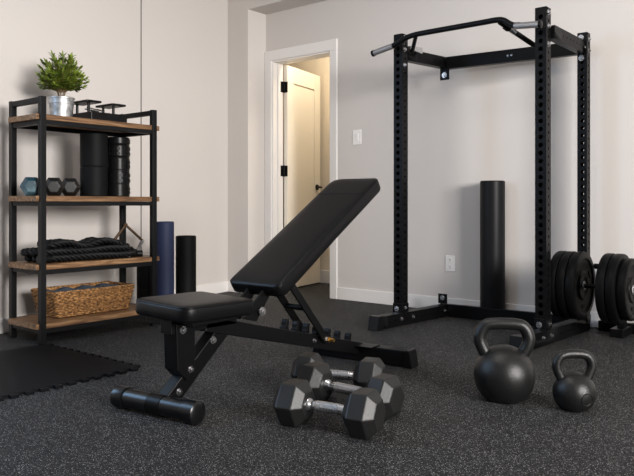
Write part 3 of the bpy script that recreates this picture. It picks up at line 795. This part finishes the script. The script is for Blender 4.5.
# --- top shelf: plant
T1, T2, T3, T4 = [z+0.0005 for z in TOPS]
PX, PYY = -3.80, 2.238
pt = thing('potted_plant', 'bushy green plant in galvanised metal pot on the top shelf', 'plant', (PX, PYY, T1))
mt = Matrix.Translation((PX, PYY, T1))
b = BM(); lathe(b, [(0, 0.003), (0.054, 0.003), (0.056, 0.0), (0.060, 0.002), (0.0705, 0.092), (0.073, 0.094), (0.073, 0.099), (0.0715, 0.101), (0.072, 0.120), (0.0755, 0.122), (0.0755, 0.130), (0.072, 0.132), (0.069, 0.128), (0.068, 0.105), (0, 0.105)], 56, mt); obj('pot', b, 'zinc', pt, smooth=35)
b = BM(); lathe(b, [(0, 0.118), (0.03, 0.117), (0.0675, 0.112), (0.0675, 0.106), (0, 0.106)], 32, mt); obj('soil', b, 'soil', pt, smooth=40)
b = BM(); leaf = BM()
def leaf_at(bm, p, d, up, L, w):
    d = d.normalized(); s = d.cross(up)
    if s.length < 1e-3: s = Vector((1, 0, 0))
    s.normalize(); n = s.cross(d)
    tip = p+d*L-n*L*0.12
    a = bm.verts.new(p); c1 = bm.verts.new(p+d*L*0.45+n*L*0.06); t_ = bm.verts.new(tip)
    l1 = bm.verts.new(p+d*L*0.42+s*w-n*w*0.15); r1 = bm.verts.new(p+d*L*0.42-s*w-n*w*0.15)
    l0 = bm.verts.new(p+d*L*0.75+s*w*0.62-n*L*0.06); r0 = bm.verts.new(p+d*L*0.75-s*w*0.62-n*L*0.06)
    c2 = bm.verts.new(p+d*L*0.75+n*L*0.01)
    bm.faces.new((a, l1, c1)); bm.faces.new((a, c1, r1)); bm.faces.new((l1, l0, c2, c1)); bm.faces.new((c1, c2, r0, r1)); bm.faces.new((l0, t_, c2)); bm.faces.new((c2, t_, r0))
base = Vector((PX, PYY, T1+0.115))
rnd = random.Random(21)
for i in range(9):
    a = i*0.7; q = base+Vector((0.010*math.cos(a), 0.010*math.sin(a), -0.004)); e_ = q+Vector((0.03*math.cos(a), 0.03*math.sin(a), 0.12))
    sweep(b, catmull([q, q.lerp(e_, 0.5)+Vector((0, 0, 0.008)), e_], 5), 0.0034, 8)
NF = 78
for i in range(NF):
    ph = i*2.399963+rnd.uniform(-0.25, 0.25); th_ = math.acos(1-0.97*(i+0.5)/NF)      # angle from straight up
    st_ = base+Vector((0.018*math.sin(th_)*math.cos(ph), 0.018*math.sin(th_)*math.sin(ph), 0.045+0.05*math.cos(th_)*rnd.random()))
    d = Vector((math.sin(th_)*math.cos(ph), math.sin(th_)*math.sin(ph), math.cos(th_)))
    Ls = (0.112+0.078*math.cos(th_)**0.8)*rnd.uniform(0.74, 1.14)
    e_ = st_+Vector((d.x*Ls*0.80, d.y*Ls*0.80, d.z*Ls*0.95))+Vector((0, 0, 0.020*math.sin(th_)))
    path = catmull([st_, st_.lerp(e_, 0.5)+Vector((0, 0, 0.012)), e_], 7)
    sweep(b, path, 0.0013, 5)
    for k in range(3, len(path)):
        p = path[k]; tdir = (path[k]-path[k-1]).normalized(); sd = tdir.cross(Vector((0, 0, 1)))
        if sd.length < 0.1: sd = Vector((1, 0, 0))
        sd.normalize(); un_ = sd.cross(tdir)
        for sgn in (1, -1):
            dd = tdir*0.8+sd*sgn*rnd.uniform(0.6, 1.0)+un_*rnd.uniform(-0.3, 0.45)
            leaf_at(leaf, p, dd, Vector((0, 0, 1))+sd*rnd.uniform(-0.5, 0.5), rnd.uniform(0.024, 0.040), rnd.uniform(0.0050, 0.0082))
    leaf_at(leaf, path[-1], tdir+Vector((0, 0, 0.35)), Vector((1, 0, 0.2)), 0.036, 0.0068)
obj('stem', b, 'stem', pt, smooth=40)
obj('foliage', leaf, 'leaf', pt, smooth=0)

# --- top shelf: black box with two raised foot platforms
sp = thing('mini_stepper', 'low black box with two small raised platforms beside the plant', 'exercise stepper', (-3.83, 2.5, T1))
b = BM(); box2(b, (-3.925, 2.375, T1), (-3.70, 2.628, T1+0.058)); obj('base_box', b, 'plastic', sp, smooth=0, bevel=0.003)
b = BM(); cyl(b, (-3.699, 2.583, T1+0.045), (-3.696, 2.583, T1+0.045), 0.006, 12); obj('button', b, 'dark', sp, smooth=40)
for y, x0, x1, zz in ((2.415, -3.93, -3.73, 0.118), (2.580, -3.90, -3.715, 0.112)):
    b = BM(); box2(b, (x0, y-0.050, T1+zz), (x1, y+0.050, T1+zz+0.013)); pd = obj('platform', b, 'plastic', sp, smooth=0, bevel=0.003)
    for x in (x0+0.03, x1-0.045):
        b = BM(); cyl(b, (x, y-0.012, T1+0.056), (x, y-0.012, T1+zz+0.001), 0.0085, 14); obj('platform_post', b, 'plastic', pd, smooth=40)
b = BM(); cyl(b, (-3.85, 2.44, T1+0.10), (-3.85, 2.56, T1+0.088), 0.005, 12); obj('link_rod', b, 'chrome', sp, smooth=40)
b = BM(); cyl(b, (-3.89, 2.45, T1+0.095), (-3.89, 2.55, T1+0.086), 0.005, 12); obj('link_rod', b, 'chrome', sp, smooth=40)

# --- second shelf: dumbbells and foam rollers
G2 = 'small dumbbells on the second shelf'
ds = make_dumbbell('hex_dumbbell', 'black hex dumbbell next to the teal one on second shelf', 0.052, 0.072, 0.150, group=G2, hr=0.014)
ds.location = (-3.752, 2.163, T2); ds.rotation_euler = (0, 0, math.radians(-31))
dup(ds, (-3.771, 2.277, T2), math.radians(-31), 'black hex dumbbell nearest the foam rollers on second shelf')
dt_ = make_dumbbell('hex_dumbbell', 'teal hex dumbbell behind the front post on second shelf', 0.052, 0.072, 0.150, 'teal', group=G2, hr=0.014)
dt_.location = (-3.775, 2.037, T2); dt_.rotation_euler = (0, 0, math.radians(-29))

def roller(name, label, loc, R, H, rings, m, grid=False, rot=0):
    t = thing(name, label, 'foam roller', loc)
    b = BM(); prof = [(0, 0), (R*0.42, 0.0), (R-0.005, 0), (R, 0.005)]
    n = 60; 
    for i in range(1, n):
        z = 0.005+(H-0.01)*i/n; r_ = R
        for g in rings:
            dz = abs(z-g*H)
            if dz < 0.0045: r_ = R-0.004*(1-dz/0.0045)
        prof.append((r_, z))
    prof += [(R, H-0.005), (R-0.005, H), (R*0.42, H), (R*0.40, H-0.03), (0, H-0.03)]
    lathe(b, prof, 56, Matrix.Translation(loc))
    if grid:
        for zi in range(len(rings)+1):
            z0 = ([0]+list(rings))[zi]*H; z1 = (list(rings)+[1])[zi]*H
            for k in range(14):
                a = 2*math.pi*k/14+0.12*zi
                for f in ((0.3, 0.7) if zi % 2 else (0.35, 0.65)):
                    c = Vector(loc)+Vector((R*math.cos(a), R*math.sin(a), z0+(z1-z0)*f))
                    box(b, c, (0.006, 0.018 if zi % 2 else 0.011, (z1-z0)*0.22), Matrix.Rotation(a, 3, 'Z'))
    obj('sleeve', b, m, t, smooth=40)
    b = BM(); lathe(b, [(R*0.43, H-0.02), (R*0.43, H+0.0015), (R*0.36, H+0.0015), (R*0.36, H-0.02)], 32, Matrix.Translation(loc)); obj('core', b, 'plastic', t, smooth=40)
    return t
roller('foam_roller', 'smooth black foam roller with a mid seam standing on second shelf', (-3.79, 2.450, T2), 0.082, 0.385, (0.47,), 'foam')
roller('foam_roller', 'textured black grid foam roller right of the smooth roller', (-3.78, 2.614, T2), 0.0735, 0.372, (0.2, 0.43, 0.66, 0.87), 'plastic', True)

# --- third shelf: battle rope
rp = []
RR_ = 0.019
rr2 = random.Random(4)
zb = T3+RR_
def P3(x, y, z): rp.append((x, y, z))
# bottom layer, then two more, folded back and forth along y
lay = [
    (zb,       [-3.665, -3.717, -3.769, -3.821, -3.873], 2.075, 2.655),
    (zb+0.036, [-3.865, -3.805, -3.745, -3.685], 2.065, 2.615),
    (zb+0.071, [-3.715, -3.78, -3.84], 2.12, 2.56)]
flip = False
for z, xs, ya, yb in lay:
    for x in xs:
        seq = [0.0, 0.25, 0.5, 0.75, 1.0]
        if flip: seq = seq[::-1]
        for s in seq:
            y = ya+(yb-ya)*s+(0.03*rr2.uniform(-1, 1) if s in (0.0, 1.0) and z > zb+0.01 else 0)
            P3(x+rr2.uniform(-0.010, 0.010), y+rr2.uniform(-0.012, 0.012), z+rr2.uniform(0, 0.009)+(0.016*math.sin(s*math.pi*3) if z > zb+0.05 else 0))
        flip = not flip
P3(-3.80, 2.60, zb+0.055); P3(-3.73, 2.66, zb+0.03); P3(-3.70, 2.70, zb)
b = BM(); path = catmull(rp, 26); sweep(b, path, RR_*1.06, 24, lobes=3, twist=66)
rope = thing('battle_rope', 'thick black twisted battle rope folded on the third shelf', 'rope', (-3.76, 2.36, T3))
obj('rope_length', b, 'ropemat', rope, smooth=60)
b = BM(); e0 = Vector(rp[0]); e1 = Vector(rp[0])+Vector((0, -0.045, 0.0)); cyl(b, e0+Vector((0, 0.03, 0)), e1, 0.0225, 24); obj('end_sleeve', b, 'plastic', rope, smooth=40)
b = BM(); e0 = Vector(rp[-1]); cyl(b, e0-Vector((0.01, 0.03, 0)), e0+Vector((0.012, 0.03, 0)), 0.0215, 24); obj('end_sleeve', b, 'plastic', rope, smooth=40)
# triangular cable handle leaning at the rope's end
th = thing('triangle_handle', 'bronze triangular cable handle propped behind the rope end', 'cable handle', (-3.92, 2.70, T3))
HT = Vector((-3.900, 2.757, T3+0.195)); HA = Vector((-3.922, 2.610, T3+0.012)); HB = Vector((-3.860, 2.862, T3+0.088)); HC = Vector((-3.840, 2.797, T3+0.013))
b = BM(); bar(b, HT, HA, 0.012, 0.018, up=(1, 0, 0)); bar(b, HT, HB, 0.012, 0.018, up=(1, 0, 0)); cyl(b, HT-Vector((0.009, 0, 0)), HT+Vector((0.009, 0, 0)), 0.012, 16); obj('frame', b, 'bronze', th, smooth=0, bevel=0.002)
b = BM(); cyl(b, HB, HC, 0.011, 20); obj('grip', b, 'grip', th, smooth=40)

# --- bottom shelf: wicker basket
bk = thing('wicker_basket', 'brown woven wicker basket with cloth inside on the bottom shelf', 'basket', (-3.84, 2.4, T4))
def rr_pt(u, x0, x1, y0, y1, r):
    """point at fraction u of the rounded rectangle's perimeter, with its outward normal"""
    w = x1-x0-2*r; d = y1-y0-2*r; q = math.pi*r/2; segs = [('y', d, (x1, y0+r)), ('c', q, (x1-r, y1-r), 0), ('x', w, (x1-r, y1)), ('c', q, (x0+r, y1-r), 1), ('Y', d, (x0, y1-r)), ('c', q, (x0+r, y0+r), 2), ('X', w, (x0+r, y0)), ('c', q, (x1-r, y0+r), 3)]
    tot = sum(s[1] for s in segs); s_ = (u % 1.0)*tot
    for s in segs:
        if s_ <= s[1]+1e-9:
            k = s[0]; o = s[2]
            if k == 'y': return (o[0], o[1]+s_), (1, 0)
            if k == 'Y': return (o[0], o[1]-s_), (-1, 0)
            if k == 'x': return (o[0]-s_, o[1]), (0, 1)
            if k == 'X': return (o[0]+s_, o[1]), (0, -1)
            a = s[3]*math.pi/2+s_/r
            return (o[0]+r*math.cos(a), o[1]+r*math.sin(a)), (math.cos(a), math.sin(a))
        s_ -= s[1]
    return (x1, y0+r), (1, 0)
def basket_ring(f, off=0.0):
    g = 0.028*(1-f)
    return (-3.958+g, -3.675-g, 2.128+g, 2.672-g, 0.018)
b = BM(); rows, colsN, sub = 15, 132, 2; H_ = 0.146; grid_ = []
for j in range(rows*sub*2+1):
    f = j/(rows*sub*2); z = T4+0.003+H_*f; ring = []
    row = int(j/(sub*2)); v = (j/(sub*2)) % 1.0
    for i in range(colsN):
        (x, y), (nx, ny) = rr_pt(i/colsN, *basket_ring(f))
        wv = math.sin(2*math.pi*i/4.0+(math.pi if row % 2 else 0)+math.pi/4)
        o_ = 0.0040*wv+0.0035*math.sin(math.pi*v)
        ring.append(b.verts.new((x+nx*o_, y+ny*o_, z)))
    grid_.append(ring)
for A, B in zip(grid_, grid_[1:]):
    for i in range(colsN): b.faces.new((A[i], A[(i+1) % colsN], B[(i+1) % colsN], B[i]))
b.faces.new(list(reversed(grid_[0])))
inner = [[], []]
for q, f in ((0, 1.0), (1, 0.05)):
    x0, x1, y0, y1, r = basket_ring(f)
    for i in range(colsN):
        (x, y), _ = rr_pt(i/colsN, x0+0.012, x1-0.012, y0+0.012, y1-0.012, 0.010); inner[q].append(b.verts.new((x, y, T4+0.003+H_*f)))
for A, B in ((grid_[-1], inner[0]), (inner[0], inner[1])):
    for i in range(colsN): b.faces.new((A[i], A[(i+1) % colsN], B[(i+1) % colsN], B[i]))
b.faces.new(inner[1])
obj('basket_body', b, 'wicker', bk, smooth=50)
b = BM(); x0, x1, y0, y1, r = basket_ring(1.0)
rim = [(*rr_pt(i/260, x0+0.005, x1-0.005, y0+0.005, y1-0.005, 0.015)[0], T4+0.003+H_) for i in range(260)]
sweep(b, rim, 0.0085, 12, closed=True, lobes=3, twist=95); obj('rim', b, 'wicker', bk, smooth=60)
b = BM(); sweep(b, catmull([(-3.80, 2.120, T4+0.10), (-3.80, 2.108, T4+0.095), (-3.765, 2.104, T4+0.082), (-3.73, 2.108, T4+0.095), (-3.73, 2.120, T4+0.10)], 6), 0.0045, 10); obj('side_handle', b, 'wicker', bk, smooth=60)
b = BM(); nx_, ny_ = 20, 36; gv = []
rc = random.Random(5)
for i in range(nx_+1):
    row_ = []
    for j in range(ny_+1):
        x = -3.934+0.229*i/nx_; y = 2.158+0.482*j/ny_
        z = T4+0.132+0.010*math.sin(i*0.9+math.sin(j*0.5))+0.008*math.sin(j*0.63+i*0.2)+0.012*(1-abs(2*i/nx_-1))
        row_.append(b.verts.new((x, y, z)))
    gv.append(row_)
for i in range(nx_):
    for j in range(ny_): b.faces.new((gv[i][j], gv[i+1][j], gv[i+1][j+1], gv[i][j+1]))
r_ = bmesh.ops.extrude_face_region(b, geom=b.faces[:]); bmesh.ops.translate(b, verts=[v for v in r_['geom'] if isinstance(v, bmesh.types.BMVert)], vec=(0, 0, -0.018))
bmesh.ops.recalc_face_normals(b, faces=b.faces)
tag(obj('folded_towel', b, 'cloth', smooth=60), 'slate blue folded cloth lying inside the wicker basket', 'towel')

# --- rolls standing on the floor past the shelf
def roll(name, label, cat, x, y, R, H, m, spiral=True):
    t = thing(name, label, cat, (x, y, 0))
    b = BM(); lathe(b, [(0, 0), (R-0.004, 0), (R, 0.004), (R, H-0.004), (R-0.004, H), (0.0, H)], 56, Matrix.Translation((x, y, 0.0005))); obj('rolled_sheet', b, m, t, smooth=35)
    if spiral:
        b = BM(); pts_ = [(x+(0.012+(R-0.016)*u/60)*math.cos(u*0.55), y+(0.012+(R-0.016)*u/60)*math.sin(u*0.55), H+0.0008) for u in range(61)]
        sweep(b, pts_, 0.0016, 6); obj('spiral_edge', b, m, t, smooth=60)
    return t
roll('yoga_mat', 'rolled navy blue exercise mat standing upright right of the shelf', 'exercise mat', -3.722, 2.938, 0.0605, 0.655, 'bluefoam')
roll('yoga_mat', 'rolled black mat standing on floor right of the blue mat', 'exercise mat', -3.755, 3.145, 0.0695, 0.553, 'foam')
roller('foam_roller', 'black foam roller standing on floor behind shelf post by blue mat', (-3.965, 2.985, 0.0005), 0.076, 0.382, (0.28, 0.52, 0.9), 'foam')
